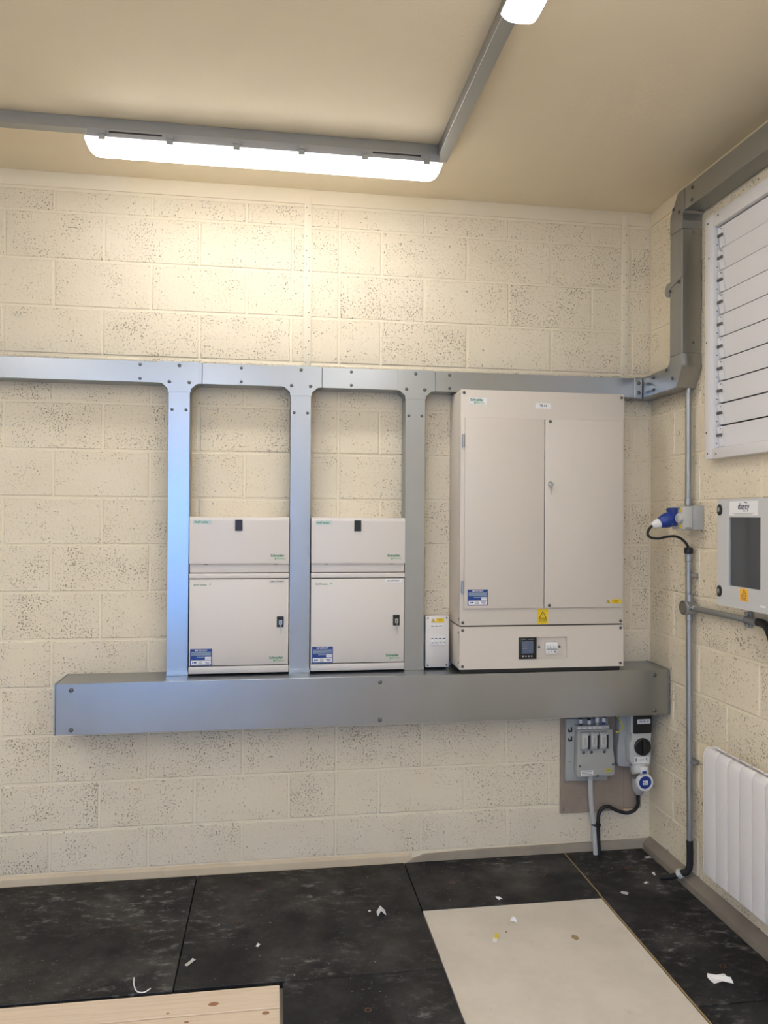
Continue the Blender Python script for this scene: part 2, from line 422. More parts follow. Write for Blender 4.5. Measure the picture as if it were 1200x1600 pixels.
# ================================================================== TRUNKING
G = 'galvanised'
TZ0, TZ1, TY = 2.377, 2.478, -.100
ut = thing('wall_trunking', (-2.5, 0, TZ0), 'galvanised trunking along the back wall with three vertical drops to the wide lower trunking', 'trunking')
def channel(name, x0, x1, parent): return box(name, x0, x1, TY, -.001, TZ0, TZ1, G, parent, .0015, 1)
for x0, x1 in ((ROOM_X0+.01, -2.336), (-2.335, -1.765), (-1.764, -1.200), (-1.199, -.102)): channel('trunking_length', x0, x1, ut)
for c in (-2.441, -1.866, -1.300):
    h = .0915
    t = prism('tee_cover', [(c-h, TZ1+.002), (c-h, TZ0), (c-h+.012, TZ0-.002), (c-.053, TZ0-.026), (c-.053, TZ0-.042), (c+.053, TZ0-.042), (c+.053, TZ0-.026), (c+h-.012, TZ0-.002), (c+h, TZ0), (c+h, TZ1+.002)], 'y', TY-.003, TY, G, ut)
    bm = bmesh.new()     # gusset body under the cover
    b_prism(bm, [(c-h+.014, TZ0), (c-.05, TZ0-.026), (c-.05, TZ0-.04), (c+.05, TZ0-.04), (c+.05, TZ0-.026), (c+h-.014, TZ0)], 'y', TY+.0005, -.001)
    done('tee_body', bm, G, ut)
    d = box('drop', c-.05, c+.05, TY, -.001, .9905, TZ0-.041, G, ut, .0015, 1)
    box('drop_foot', c-.05, c+.0515, TY-.002, -.001, .9905, 1.008, G, d, .0005, 1)
    for dx, z in ((0, 2.461), (-.046, 2.383), (.046, 2.382)): screw((c+dx, TY-.003, z), t, rad=.0085)
    for dx in (-.033, .032): screw((c+dx, TY, 2.252), d, rad=.0075)
for x in (-3.3, -2.621, -2.152, -1.621, -1.127):
    for z in (2.460, 2.394): screw((x, TY, z), ut, rad=.0075)
cp = box('coupler', -.142, -.102, TY-.004, -.001, TZ0-.004, TZ1+.004, 'galvanised', ut, .001, 1)
cp.data.materials[0] = M['louvre_white'] if False else M['galvanised']
for z in (2.452, 2.402): screw((-.121, TY-.004, z), cp, rad=.010)

rt = thing('wall_trunking', (0, -.43, TZ0), 'galvanised trunking rising on the right wall beside the louvre and running below the ceiling', 'trunking')
RX = -.100
prism('elbow', [(-.002, TZ0), (-.415, TZ0), (-.436, TZ0+.002), (-.484, TZ0+.09), (-.484, 2.53), (-.374, 2.53), (-.374, TZ1+.028), (-.345, TZ1+.002), (-.002, TZ1+.002)], 'x', RX, -.002, G, rt, .0008)
prism('elbow_cover', [(-.426, TZ0-.002), (-.437, TZ0-.002), (-.489, TZ0+.088), (-.489, TZ0+.10), (-.483, TZ0+.10), (-.483, TZ0+.091)], 'x', RX-.002, -.002, 'galvanised_dull', rt)
box('riser', RX, -.002, -.484, -.374, 2.531, 3.118, G, rt, .0015, 1)
prism('elbow', [(-.374, 3.119), (-.374, 3.205), (-.445, 3.300), (-.499, 3.300), (-.499, 3.196), (-.485, 3.186), (-.484, 3.119)], 'x', RX-.001, -.002, 'galvanised_dull', rt, .0008)
box('trunking_length', RX, -.002, -6.9, -.503, 3.196, 3.300, 'galvanised_dull', rt, .0015, 1)
box('joint_gap', RX+.001, -.01, -.504, -.498, 3.197, 3.299, 'seam_dark', rt)
box('end_flange', RX-.001, -.004, -.4875, -.483, 3.155, 3.192, G, rt, .0005, 1)
pv = [(-.374+.0, 2.86), (-.374, 2.90)]
prism('joint_plate', [(-.370, 2.825), (-.348, 2.828), (-.333, 2.842), (-.328, 2.86), (-.333, 2.88), (-.35, 2.893), (-.484, 2.893), (-.484, 2.888), (-.378, 2.862)], 'x', RX-.0025, RX+.02, 'galvanised_dull', rt)
for y, z in ((-.375, 2.85), (-.452, 2.875), (-.405, 3.235), (-.455, 3.205), (-.568, 3.272), (-.565, 3.218), (-.215, 2.463), (-.215, 2.400), (-.345, 2.475), (-.400, 2.425)):
    screw((RX-.002, y, z), rt, 'x', .008)
for z in (2.58, 3.10): screw((-.045, -.4845, z), rt, 'y', .006)

lt = thing('lower_trunking', (-1.48, 0, .757), 'wide galvanised trunking box running low along the back wall under the distribution boards', 'trunking')
LX0, LX1, LY, LZ0, LZ1 = -2.960, -.012, -.225, .764, .990
box('trunk_body', LX0+.008, LX1-.008, LY+.004, -.001, LZ0, LZ1, G, lt, .001, 1)
lid = box('lid', LX0+.008, LX1-.008, LY, LY+.0035, LZ0-.003, LZ1+.001, G, lt, .001, 1)
for x0, x1 in ((LX0, LX0+.007), (LX1-.007, LX1)): box('end_cap', x0, x1, LY-.001, -.001, LZ0-.003, LZ1+.002, G, lt, .001, 1)
for x in (-2.886, -1.486, -.09):
    for z in (.962, .783): screw((x, LY, z), lid, rad=.010)

# ceiling trunking ------------------------------------------------------
ct = thing('ceiling_trunking', (-1.3, -.525, H-.05), 'slim galvanised trunking on the ceiling turning a corner and carrying the batten lights', 'trunking')
box('trunking_length', ROOM_X0+.01, -1.293, -.550, -.500, 3.335, H-.0005, 'galvanised_dull', ct, .001, 1)
box('trunking_length', -1.292, -1.240, -7.1, -.497, 3.335, H-.0005, 'galvanised_dull', ct, .001, 1)

# ------------------------------------------------------------------ batten lights
def batten(start, axis, label, L=1.49):
    """start: centre of the end at trunk underside; axis 'x' (towards -x) or 'y' (towards -y)"""
    sx, sy = start; sg = -1
    def P(s, t, z): return (sx+sg*s, sy+t, z) if axis == 'x' else (sx+t, sy+sg*s, z)
    o = thing('batten_light', P(L/2, 0, 3.335), label, 'light', 'batten lights under the ceiling trunking')
    def loft(name, prof, stations, m):
        bm = bmesh.new(); rings = []
        for s, kt, kz in stations: rings.append([bm.verts.new(P(s, t*kt, 3.292+(z-3.292)*kz)) for t, z in prof])
        n = len(prof)
        for A, B in zip(rings, rings[1:]):
            for i in range(n): bm.faces.new((A[i], A[(i+1) % n], B[(i+1) % n], B[i]))
        bm.faces.new(rings[0]); bm.faces.new(rings[-1][::-1])
        return done(name, bm, m, o, 'auto')
    loft('body', [(-.036, 3.3345), (.036, 3.3345), (.050, 3.296), (.050, 3.2925), (-.050, 3.2925), (-.050, 3.296)], [(.008, 1, 1), (L-.008, 1, 1)], 'light_body')
    pd = [(-.054, 3.292), (-.056, 3.282), (-.052, 3.266), (-.043, 3.252), (-.028, 3.2435), (0, 3.241), (.028, 3.2435), (.043, 3.252), (.052, 3.266), (.056, 3.282), (.054, 3.292)]
    loft('diffuser', pd, [(0, .90, .18), (.004, .96, .40), (.016, .99, .70), (.030, 1, .90), (.048, 1, 1), (L-.048, 1, 1), (L-.030, 1, .90), (L-.016, .99, .70), (L-.004, .96, .40), (L, .90, .18)], 'diffuser')
    cm = None
    for k in range(6):
        s = .070+k*(L-.14)/5
        for side in (-1, 1):
            bm = bmesh.new()
            for t0, t1, z0, z1, w in ((.0565, .0605, 3.278, 3.300, .013), (.043, .0590, 3.300, 3.318, .013), (.056, .0625, 3.303, 3.309, .015)):
                a = P(s-w, side*t0, z0); b = P(s+w, side*t1, z1)
                b_box(bm, min(a[0], b[0]), max(a[0], b[0]), min(a[1], b[1]), max(a[1], b[1]), z0, z1, .001, 1)
            done('clip', bm, 'galvanised_pipe', o)
    for s0, s1 in ((.095, .305), (L-.305, L-.095)):  # solid dark strips put the shade of the side slots into colour
        a = P(s0, -.0495, 3.3); b = P(s1, -.034, 3.3)
        if axis == 'x': box('slot', b[0], a[0], sy-.046, sy-.035, 3.3165, 3.3215, 'seam_dark', o)
        else: box('slot', sx-.046, sx-.035, b[1], a[1], 3.3165, 3.3215, 'seam_dark', o)
    return o
batten((-1.278, -.525), 'x', 'glowing white batten light running parallel to the back wall')
batten((-1.266, -1.555), 'y', 'glowing batten light cut off by the top edge, pointing away from the back wall')
batten((-1.266, -3.35), 'y', 'added fill batten, third along the ceiling trunking and out of view')  # this batten and the next are unseen, added to raise the ambient light
batten((-1.266, -5.05), 'y', 'added fill batten, fourth along the ceiling trunking nearest the rear wall')
ct2 = box('ceiling_trunking', -4.5, -1.293, -6.625, -6.575, 3.335, H-.0005, 'galvanised_dull', None, .001, 1)
tag(ct2, 'slim galvanised trunking across the rear of the ceiling near the doorway', 'trunking')
batten((-1.9, -6.6), 'x', 'batten light across the rear of the room near the doorway')
ct4 = box('ceiling_trunking', -2.626, -2.574, -6.574, -3.0, 3.335, H-.0005, 'galvanised_dull', None, .001, 1)  # added out of view to carry the middle fill battens
tag(ct4, 'slim galvanised trunking added along the middle of the ceiling to carry the fill battens', 'trunking')
batten((-2.6, -3.35), 'y', 'added fill batten in the middle of the ceiling nearer the back wall')  # unseen pair of battens added to brighten the walls and ceiling
batten((-2.6, -5.05), 'y', 'added fill batten in the middle of the ceiling nearer the doorway')
ct3 = box('ceiling_trunking', -3.926, -3.874, -6.574, -.551, 3.335, H-.0005, 'galvanised_dull', None, .001, 1)
tag(ct3, 'slim galvanised trunking along the left side of the ceiling', 'trunking')
batten((-3.9, -1.555), 'y', 'added fill batten on the left side of the ceiling nearer the back wall')  # three unseen battens added along this side as fill light
batten((-3.9, -3.35), 'y', 'added fill batten halfway along the left side of the ceiling')
batten((-3.9, -5.05), 'y', 'added fill batten on the left side of the ceiling nearer the doorway')

# ================================================================== DISTRIBUTION BOARDS
def logo(x, z, y, parent, w=.072, wall='y'):
    l = text('lettering', 'Schneider', (x, y, z+.004), .0175*w/.072, 'ink_green', parent, wall, bold=.030, sx=.92)
    a = .030*w/.072
    if wall == 'y':
        text('lettering', 'Electric', (x+a, y, z-.0095), .0115*w/.072, 'ink_green_light', parent, wall, bold=.01, sx=1.15)
        bm = bmesh.new(); b_prism(bm, [(x+a-.011, z-.014), (x+a-.003, z-.014), (x+a-.002, z-.006), (x+a-.010, z-.006)], 'y', y-.0004, y)
        done('logo_mark', bm, 'ink_green_light', parent)
def important_label(x0, x1, z0, z1, y, parent):
    l = box('label', x0, x1, y-.001, y, z0, z1, 'blue_label', parent); l['label'] = 'blue and white notice'
    W, Hh = x1-x0, z1-z0; yy = y-.001
    X = lambda a: x0+W*a; Z = lambda b: z0+Hh*b
    text('lettering', 'IMPORTANT', (X(.5), yy-.0005, Z(.91)), Hh*.13, 'label_white', l, align='CENTER', bold=.02)
    printing('printing', [(X(.05), X(.95), Z(b), Z(b+.022)) for b in (.80, .735, .67, .605)]+[(X(.3), X(.66), Z(.50), Z(.525))], yy, 'tag_green', l)
    wf = printing('white_field', [(X(.04), X(.96), Z(.06), Z(.31)), (X(.68), X(.96), Z(.35), Z(.53))], yy, 'label_white', l)
    printing('printing', [(X(.10), X(.15), Z(.13), Z(.24)), (X(.17), X(.29), Z(.15), Z(.23)), (X(.66), X(.90), Z(.19), Z(.23)), (X(.72), X(.88), Z(.11), Z(.14))], yy-.0004, 'blue_label', wf)
    printing('printing', [(X(.38), X(.56), Z(b), Z(b+.02)) for b in (.24, .19, .14, .10)]+[(X(.71), X(.93), Z(.43), Z(.45))], yy-.0004, 'ink_grey', wf)
def lock(x, z, y, parent, chain=False):
    b = box('lock', x-.0165, x+.0165, y-.006, y+.001, z-.026, z+.026, 'black_plastic', parent, .0015, 1)
    box('lock_barrel', x-.007, x+.009, y-.008, y-.005, z-.014, z+.008, 'steel', b, .001, 1)
    box('lock_slot', x-.002, x+.001, y-.0086, y-.0078, z-.010, z+.004, 'black_plastic', b)
    bm = bmesh.new(); b_box(bm, x+.001, x+.0035, y-.0100, y-.0085, z-.055, z-.004)
    if chain:
        b_box(bm, x-.003, x+.006, y-.0105, y-.0085, z-.050, z-.032); b_box(bm, x+.002, x+.004, y-.010, y-.009, z-.068, z-.05)
    k = done('key', bm, 'steel', b)
def dist_board(x0, x1, which, n, chain):
    W = x1-x0; yf = -.120
    o = thing('distribution_board', ((x0+x1)/2, 0, .998), 'off-white distribution board with a locked door and blue notice, ' + which, 'distribution board', 'pair of distribution boards standing on the lower trunking')
    box('body', x0, x1, -.098, -.001, .998, 1.474, 'board_white', o, .003)
    box('seam', x0+.004, x1-.004, -.104, -.09, 1.003, 1.47, 'seam_dark', o)
    box('top_strip', x0-.001, x1+.001, yf-.002, -.099, 1.451, 1.475, 'board_white', o, .004)
    box('bottom_strip', x0-.001, x1+.001, yf, -.099, .999, 1.033, 'board_white', o, .004)
    d = box('door', x0+.001, x1-.001, yf, -.1035, 1.037, 1.4475, 'board_white', o, .003)
    lock(x1-.040, 1.242, yf, d, chain)
    important_label(x0+.007, x0+.108, 1.036+.003, 1.118, yf, d)
    logo(x1-.091, 1.066, yf-.0003, d)
    text('lettering', 'Acti9 Isobar', (x0+.020, yf-.0004, 1.421), .0125, 'ink_green', d, bold=.012, sx=1.0)
    text('lettering', 'P', (x0+.094, yf-.0004, 1.422), .0125, 'ink_green', d, bold=.02)
    lb = box('label', x1-.097, x1-.012, yf-.0008, yf, 1.4265, 1.4445, 'board_white' if n == 1 else 'label_white', d)
    text('lettering', 'DB-0%d TPN 400 V' % n, (x1-.0545, yf-.0012, 1.4355), .0100, 'ink_black', lb, align='CENTER', bold=.015, sx=.85)
    # extension box above
    e = thing('extension_box', ((x0+x1)/2, 0, 1.476), 'off-white extension box with a black catch above the distribution board, ' + which, 'extension box', 'extension boxes above the distribution boards')
    box('body', x0+.002, x1-.002, -.099, -.001, 1.4775, 1.744, 'board_white', e, .003)
    box('skirt', x0+.0015, x1-.0015, -.110, -.0995, 1.478, 1.524, 'board_white', e, .002)
    cpoly = [(-.1115, 1.520), (-.127, 1.520), (-.1285, 1.526), (-.1285, 1.728), (-.122, 1.742), (-.108, 1.7455), (-.0995, 1.7455), (-.0995, 1.526)]
    cv = prism('cover', cpoly, 'x', x0, x1, 'board_white', e, .001)
    yc = -.1288
    box('catch', x0+W*.5-.022, x0+W*.5+.012, yc-.004, yc+.002, 1.678, 1.7315, 'black_plastic', cv, .001, 1)
    tg = box('tag', x0+.018, x0+.100, yc-.0006, yc, 1.7085, 1.7295, 'tag_green', cv)
    text('lettering', 'Acti9 Isobar', (x0+.024, yc-.001, 1.719), .0135, 'ink_green', tg, bold=.02, sx=.95)
    logo(x1-.088, 1.556, yc, cv)
    for a in (.16, .86): box('slot', x0+W*a-.010, x0+W*a+.010, -.1115, -.1095, 1.5155, 1.5215, 'ink_grey', e)
    return o
dist_board(-2.386, -1.918, 'left of the pair', 1, False)
dist_board(-1.812, -1.353, 'right of the pair', 2, True)

# small isolator box ----------------------------------------------------
o = thing('isolator_box', (-1.182, 0, .992), 'narrow grey-white isolator box with four breakers between the third drop and the panel board', 'isolator')
box('body', -1.238, -1.124, -.085, -.001, 1.000, 1.254, 'isolator_white', o, .003)
cv = box('cover', -1.241, -1.121, -.095, -.0852, 1.000, 1.256, 'isolator_white', o, .003)
for x in (-1.229, -1.133):
    for z in (1.246, 1.011): screw((x, -.095, z), cv, rad=.0045)
br = box('breaker_row', -1.217, -1.139, -.101, -.095, 1.108, 1.152, 'white_plastic', cv, .001, 1)
for k in range(4):
    b = box('breaker', -1.2165+.0195*k, -1.1985+.0195*k, -.106, -.101, 1.112, 1.150, 'white_plastic', br, .001, 1)
    box('toggle', -1.2125+.0195*k, -1.2025+.0195*k, -.112, -.106, 1.122, 1.130, 'plastic_pale', b, .001, 1)
    printing('printing', [(-1.2135+.0195*k, -1.2025+.0195*k, 1.1435, 1.1475)], -.106, 'ink_black', b)
l = box('label', -1.187, -1.147, -.0957, -.095, 1.2235, 1.2445, 'yellow_label', cv)
text('lettering', 'Danger', (-1.167, -.0961, 1.2385), .0085, 'ink_black', l, align='CENTER'); text('lettering', '400 V', (-1.167, -.0961, 1.2295), .006, 'ink_black', l, align='CENTER')
def triangle(x, z, s, y, parent, wall='y', m='yellow_label'):
    """warning triangle: dark border, coloured field, lightning bolt"""
    def tri(k): return [(x-s*k, z-s*.58*k), (x+s*k, z-s*.58*k), (x, z+s*1.15*k)]
    ax = wall; a = prism('warning_triangle', tri(1.), ax, y-.0004, y, 'ink_black', parent)
    prism('field', tri(.74), ax, y-.0008, y-.0004, m, a)
    bz = [(x+s*.08, z+s*.45), (x-s*.16, z+s*.02), (x-s*.02, z+s*.02), (x-s*.07, z-s*.36), (x+s*.15, z+s*.10), (x+s*.02, z+s*.10)]
    prism('bolt', bz, ax, y-.0012, y-.0008, 'ink_black', a)
triangle(-1.202, 1.231, .011, -.095, cv)
l = box('label', -1.219, -1.150, -.0957, -.095, 1.1955, 1.2135, 'label_white', cv)
text('lettering', 'DB-0B ATS', (-1.1845, -.0961, 1.2045), .0125, 'ink_black', l, align='CENTER', bold=.012)

# tall panel board ------------------------------------------------------
PXL, PXR, PYF = -1.100, -.262, -.230
o = thing('panel_board', ((PXL+PXR)/2, 0, .991), 'tall beige panel board with double doors standing on the lower trunking in the corner', 'panel board')
PW = 'panel_white'
box('plinth', PXL+.012, PXR-.012, PYF+.014, -.002, .991, 1.013, 'black_plastic', o)
box('body', PXL, PXR, -.196, -.001, 1.2245, 2.368, PW, o, .003)
fc = box('front_cover', PXL-.001, PXR+.001, PYF, -.1975, 1.2245, 2.370, PW, o, .004)
box('cable_box', PXL, PXR, -.196, -.001, 1.013, 1.2185, PW, o, .003)
box('seam', PXL+.005, PXR-.005, PYF+.008, -.005, 1.2, 1.24, 'seam_dark', o)
# lower cover with a recess cut out for the meter and breaker
bm = bmesh.new(); R0, R1, S0, S1 = -.804, -.556, 1.058, 1.164
for a0, a1, c0, c1 in ((PXL-.001, R0, 1.013, 1.2185), (R1, PXR+.001, 1.013, 1.2185), (R0, R1, 1.013, S0), (R0, R1, S1, 1.2185)): b_box(bm, a0, a1, PYF, -.1975, c0, c1)
lc = done('lower_cover', bm, PW, o)
rc = box('recess_plate', R0-.004, R1+.004, PYF+.022, PYF+.019, S0-.004, S1+.004, PW, lc)
mt = box('meter', R0+.001, -.714, PYF-.006, PYF+.02, S0, S1, 'black_plastic', lc, .002)
box('screen', -.790, -.732, PYF-.0072, PYF-.0055, 1.086, 1.147, 'screen', mt)
printing('printing', [(-.787, -.763, z, z+.0025) for z in (1.137, 1.128, 1.119, 1.110)]+[(-.793, -.770, 1.154, 1.157), (-.757, -.730, 1.154, 1.157)], PYF-.0072, 'ink_grey', mt)
bt = None
for k in range(4):
    x = -.784+.0145*k
    cyl('button', (x, PYF-.005, 1.073), (x, PYF-.0085, 1.073), .0038, 'plastic_pale', mt, 10)
bk = box('breaker', -.666, -.606, PYF-.004, PYF+.018, 1.082, 1.138, 'white_plastic', lc, .002)
for k in range(3): box('toggle', -.661+.0175*k, -.646+.0175*k, PYF-.014, PYF-.004, 1.112, 1.128, 'white_plastic', bk, .002)
box('toggle_bar', -.664, -.609, PYF-.006, PYF-.0035, 1.100, 1.106, 'plastic_grey', bk)
printing('printing', [(-.655, -.648, 1.088, 1.093), (-.640, -.634, 1.090, 1.095), (-.624, -.614, 1.088, 1.096)], PYF-.004, 'ink_grey', bk)
for x in (-.693, -.588): screw((x, PYF+.018, 1.112), lc, rad=.006)
for k, (x0, x1) in enumerate(((-1.083, -.6825), (-.6795, -.2735))):
    d = box('door', x0, x1, PYF-.0155, PYF-.001, 1.309, 2.234, PW, o, .003)
    if k == 0:
        for z in (2.122, 1.413):
            hg = box('hinge', x0-.012, x0+.001, PYF-.010, PYF, z-.030, z+.030, 'galvanised_dull', d, .002)
            cyl('hinge_pin', (x0-.006, PYF-.011, z-.034), (x0-.006, PYF-.011, z+.028), .0035, 'steel', hg, 8)
        important_label(-1.066, -.966, 1.324, 1.401, PYF-.0155, d)
    else:
        lk = lathe('lock', (-.652, PYF-.0145, 1.914), (0, -1, 0), [(0, .014), (.006, .013), (.008, .010), (.009, .009)], 'steel', d, 18)
        bm = bmesh.new(); b_box(bm, -.654, -.6505, PYF-.030, PYF-.023, 1.906, 1.920); b_box(bm, -.651, -.6485, PYF-.029, PYF-.0275, 1.866, 1.908); b_box(bm, -.654, -.6465, PYF-.0292, PYF-.0272, 1.885, 1.902)
        done('key', bm, 'steel', lk)
        for z in (2.222, 1.321): screw((-.655, PYF-.0155, z), d, rad=.008)
        l = box('label', -.336, -.281, PYF-.0162, PYF-.0155, 1.327, 1.348, 'yellow_label', d)
        text('lettering', 'Danger', (-.3085, PYF-.0167, 1.342), .0090, 'ink_black', l, align='CENTER'); text('lettering', '400 Volts', (-.3085, PYF-.0167, 1.3325), .0065, 'ink_black', l, align='CENTER')
        triangle(-.350, 1.3345, .0105, PYF-.0155, d)
l = box('label', -.709, -.655, PYF-.0008, PYF, 1.2285, 1.302, 'yellow_label', fc)
triangle(-.682, 1.267, .021, PYF-.0008, l)
text('lettering', 'DANGER', (-.682, PYF-.0014, 1.2475), .0105, 'ink_black', l, align='CENTER', bold=.02); text('lettering', '400 VOLTS', (-.682, PYF-.0014, 1.2385), .007, 'ink_black', l, align='CENTER')
l = box('label', -1.062, -.974, PYF-.0007, PYF, 2.299, 2.331, 'label_white', fc)
logo(-1.054, 2.3165, PYF-.0011, l)
l = box('label', -.725, -.645, PYF-.0007, PYF, 2.287, 2.314, 'label_white', fc)
text('lettering', 'TB-04', (-.685, PYF-.0012, 2.3005), .0145, 'ink_black', l, align='CENTER', bold=.02)
for x, z in ((-1.086, 2.354), (-.277, 2.352), (-1.086, 1.240), (-.277, 1.238)): screw((x, PYF, z), fc, rad=.0075)
for x, z in ((-1.086, 1.203), (-.277, 1.203), (-1.086, 1.028), (-.277, 1.028)): screw((x, PYF, z), lc, rad=.0075)
for z in (2.35, 1.255, 1.19, 1.045): screw((PXL, -.212, z), o, 'x', .006)

# ================================================================== CUT-OUT, INTERLOCKED SOCKET, CABLES (corner, low)
s = box('back_board', -.500, -.150, -.014, -.001, .205, .7600, 'back_board', None, .002, 1); tag(s, 'brown-painted mounting board screwed to the back wall behind the fused cut-out', 'board')
for z in (.232, .222): screw((-.482, -.014, z), s, rad=.004)
s2 = box('back_board', -.149, -.052, -.012, -.001, .213, .7600, 'back_board', None, .002, 1); tag(s2, 'narrow brown-painted board in the corner behind the interlocked socket', 'board')

o = thing('fused_cutout', (-.36, -.014, .38), 'grey fused cut-out with three fuse carriers on the brown mounting board', 'cut-out')
CG = 'cutout_grey'
prism('back_plate', [(-.482, .383), (-.252, .378), (-.250, .701), (-.480, .705)], 'y', -.040, -.0145, CG, o, .002)
cover = prism('cover', [(-.440, .425), (-.432, .414), (-.238, .416), (-.234, .43), (-.236, .50), (-.245, .56), (-.246, .657), (-.436, .657)], 'y', -.085, -.0405, CG, o, .004)
tb = box('terminal_block', -.438, -.262, -.080, -.0405, .658, .676, 'plastic_pale', o, .002)
for k in range(5): box('terminal', -.435+.028*k, -.417+.028*k, -.084, -.078, .662, .672, 'white_plastic', tb, .001, 1)
for k in range(3):
    x = -.405+.050*k
    fcr = prism('fuse_carrier', [(-.0855, .555), (-.108, .565), (-.118, .585), (-.118, .636), (-.108, .648), (-.0855, .652)], 'x', x-.021, x+.021, 'plastic_pale', o, .002)
    box('finger_grip', x+.010, x+.020, -.1195, -.1175, .568, .638, 'ink_black', fcr)
    box('fuse_label', x-.013, x+.002, -.1190, -.1178, .590, .628, 'cutout_grey', fcr)
for x in (-.405, -.362, -.292): screw((x, -.085, .542), cover, rad=.008)
screw((-.292, -.085, .600), cover, rad=.007)
for x, z in ((-.424, .472), (-.244, .475), (-.328, .419)): screw((x, -.085, z), cover, rad=.006)
l = box('label', -.418, -.352, -.0858, -.085, .424, .449, 'label_white', cover); printing('printing', [(-.414, -.356, z, z+.003) for z in (.441, .434, .428)], -.0858, 'ink_grey', l)
l = box('label', -.282, -.252, -.0858, -.085, .437, .453, 'yellow_label', cover); l.data.materials[0] = M['yellow_wire']
text('lettering', 'EARTH', (-.267, -.0862, .445), .008, 'ink_black', l, align='CENTER')
for z in (.640, .592):
    bm = bmesh.new(); b_box(bm, -.470, -.448, -.0408, -.0398, z-.004, z+.005); b_box(bm, -.456, -.448, -.0408, -.0398, z, z+.022); b_box(bm, -.470, -.464, -.0408, -.0398, z, z+.014)
    done('cable_slot', bm, 'ink_black', o)
box('slot', -.470, -.456, -.0408, -.0398, .480, .483, 'ink_grey', o)
for k, (x, zz, c) in enumerate(((-.412, .686, 'black_rubber'), (-.366, .680, 'black_rubber'), (-.322, .690, 'plastic_grey'), (-.286, .690, 'blue_plastic'))):
    w = tube('tail_cable', [(x, -.062, .674), (x, -.062, .715), (x, -.062, .7635)], .0078, c if k > 1 else 'black_rubber', o, 10, 3)
    cyl('sleeve', (x, -.062, zz), (x, -.062, zz+.022), .0092, 'label_white', w, 12)
ew = tube('earth_wire', [(-.238, -.08, .7630), (-.234, -.085, .735), (-.212, -.09, .708), (-.196, -.09, .676), (-.203, -.09, .652), (-.222, -.088, .642), (-.230, -.086, .641)], .0032, 'yellow_wire', None, 8)
tag(ew, 'thin yellow earth wire looping out from the lower trunking beside the cut-out', 'wire')

o = thing('interlocked_socket', (-.12, -.012, .44), 'grey interlocked socket with a black rotary switch and breaker window in the corner', 'socket')
PG = 'plastic_pale'
bb = prism('back_box', [(-.212, .475), (-.205, .458), (-.150, .452), (-.038, .470), (-.034, .49), (-.034, .750), (-.200, .750), (-.204, .60), (-.210, .56)], 'y', -.070, -.0125, 'plastic_grey', o, .004)
fr = prism('front', [(-.168, .750), (-.168, .650), (-.158, .622), (-.172, .600), (-.172, .500), (-.150, .474), (-.062, .476), (-.058, .52), (-.060, .60), (-.055, .64), (-.054, .750)], 'y', -.128, -.0705, PG, o, .005)
wn = box('breaker_window', -.158, -.058, -.136, -.128, .644, .742, 'black_plastic', fr, .006, 3)
l = box('label', -.137, -.066, -.1368, -.136, .694, .717, 'label_white', wn); text('lettering', 'DB-0B R1', (-.1015, -.1372, .7055), .0140, 'ink_black', l, align='CENTER', bold=.012)
lathe('switch_ring', (-.108, -.128, .576), (0, -1, 0), [(0, .052), (.005, .051), (.006, .046), (.006, .01)], PG, fr, 28)
kb = lathe('rotary_knob', (-.108, -.134, .576), (0, -1, 0), [(0, .045), (.010, .044), (.013, .040), (.013, .01)], 'black_plastic', fr, 28)
box('knob_grip', -.116, -.100, -.160, -.1465, .537, .615, 'black_plastic', kb, .003)
l = box('label', -.148, -.068, -.1288, -.128, .488, .523, 'label_white', fr); printing('printing', [(-.143, -.133, .497, .516), (-.086, -.078, .507, .517), (-.084, -.072, .497, .501), (-.125, -.095, .505, .508)], -.1288, 'ink_grey', l)
ol = cyl('outlet', (-.115, -.095, .476), (-.110, -.112, .432), .042, PG, o, 24)
box('flap_hinge', -.125, -.085, -.150, -.120, .440, .476, 'white_plastic', ol, .003)
box('flap_clip', -.116, -.094, -.154, -.148, .443, .455, 'blue_plastic', ol, .001, 1)
pg = thing('blue_socket_plug', (-.105, -.1, .30), 'round white-rimmed blue-faced socket flap and grey plug with a black cable', 'plug')
lathe('flap_rim', (-.093, -.118, .392), (0, -1, -.05), [(0, .044), (.012, .0455), (.020, .044), (.021, .035), (.019, .034)], 'white_plastic', pg, 32)
fl = lathe('flap_face', (-.093, -.1365, .392), (0, -1, -.05), [(0, .033), (.0015, .033), (.003, .031)], 'blue_plastic', pg, 32)
l = printing('symbol', [(-.107, -.079, .381, .403)], -.1405, 'label_white', fl); printing('printing', [(-.104, -.094, .391, .399), (-.092, -.083, .387, .390), (-.103, -.095, .384, .388)], -.1409, 'ink_grey', l)
lathe('plug_body', (-.106, -.092, .352), (.03, .03, -1), [(-.05, .034), (0, .034), (.018, .030), (.030, .020), (.036, .016)], 'plastic_grey', pg, 20)
tube('cable', [(-.106, -.090, .325), (-.104, -.082, .295), (-.098, -.070, .255), (-.112, -.060, .222), (-.150, -.052, .206), (-.200, -.048, .218), (-.245, -.046, .240), (-.280, -.046, .236), (-.303, -.047, .205), (-.306, -.048, .150), (-.305, -.050, .08), (-.302, -.055, .0)], .0095, 'black_rubber', pg, 12, 8)
ac = tube('armoured_cable', [(-.358, -.060, .413), (-.356, -.058, .38), (-.350, -.052, .30), (-.341, -.048, .22), (-.331, -.048, .14), (-.325, -.050, .06), (-.322, -.053, .0)], .0125, 'plastic_pale', None, 14, 8)
tag(ac, 'thick pale grey cable dropping from the fused cut-out to the black floor panel', 'cable')
cyl('gland_shroud', (-.358, -.060, .395), (-.3585, -.060, .4135), .017, 'plastic_grey', ac)
tie = lathe('cable_tie', (-.319, -.048, .150), (.05, 0, 1), [(0, .0255), (.004, .0262), (.008, .0255)], 'black_plastic', None, 18)
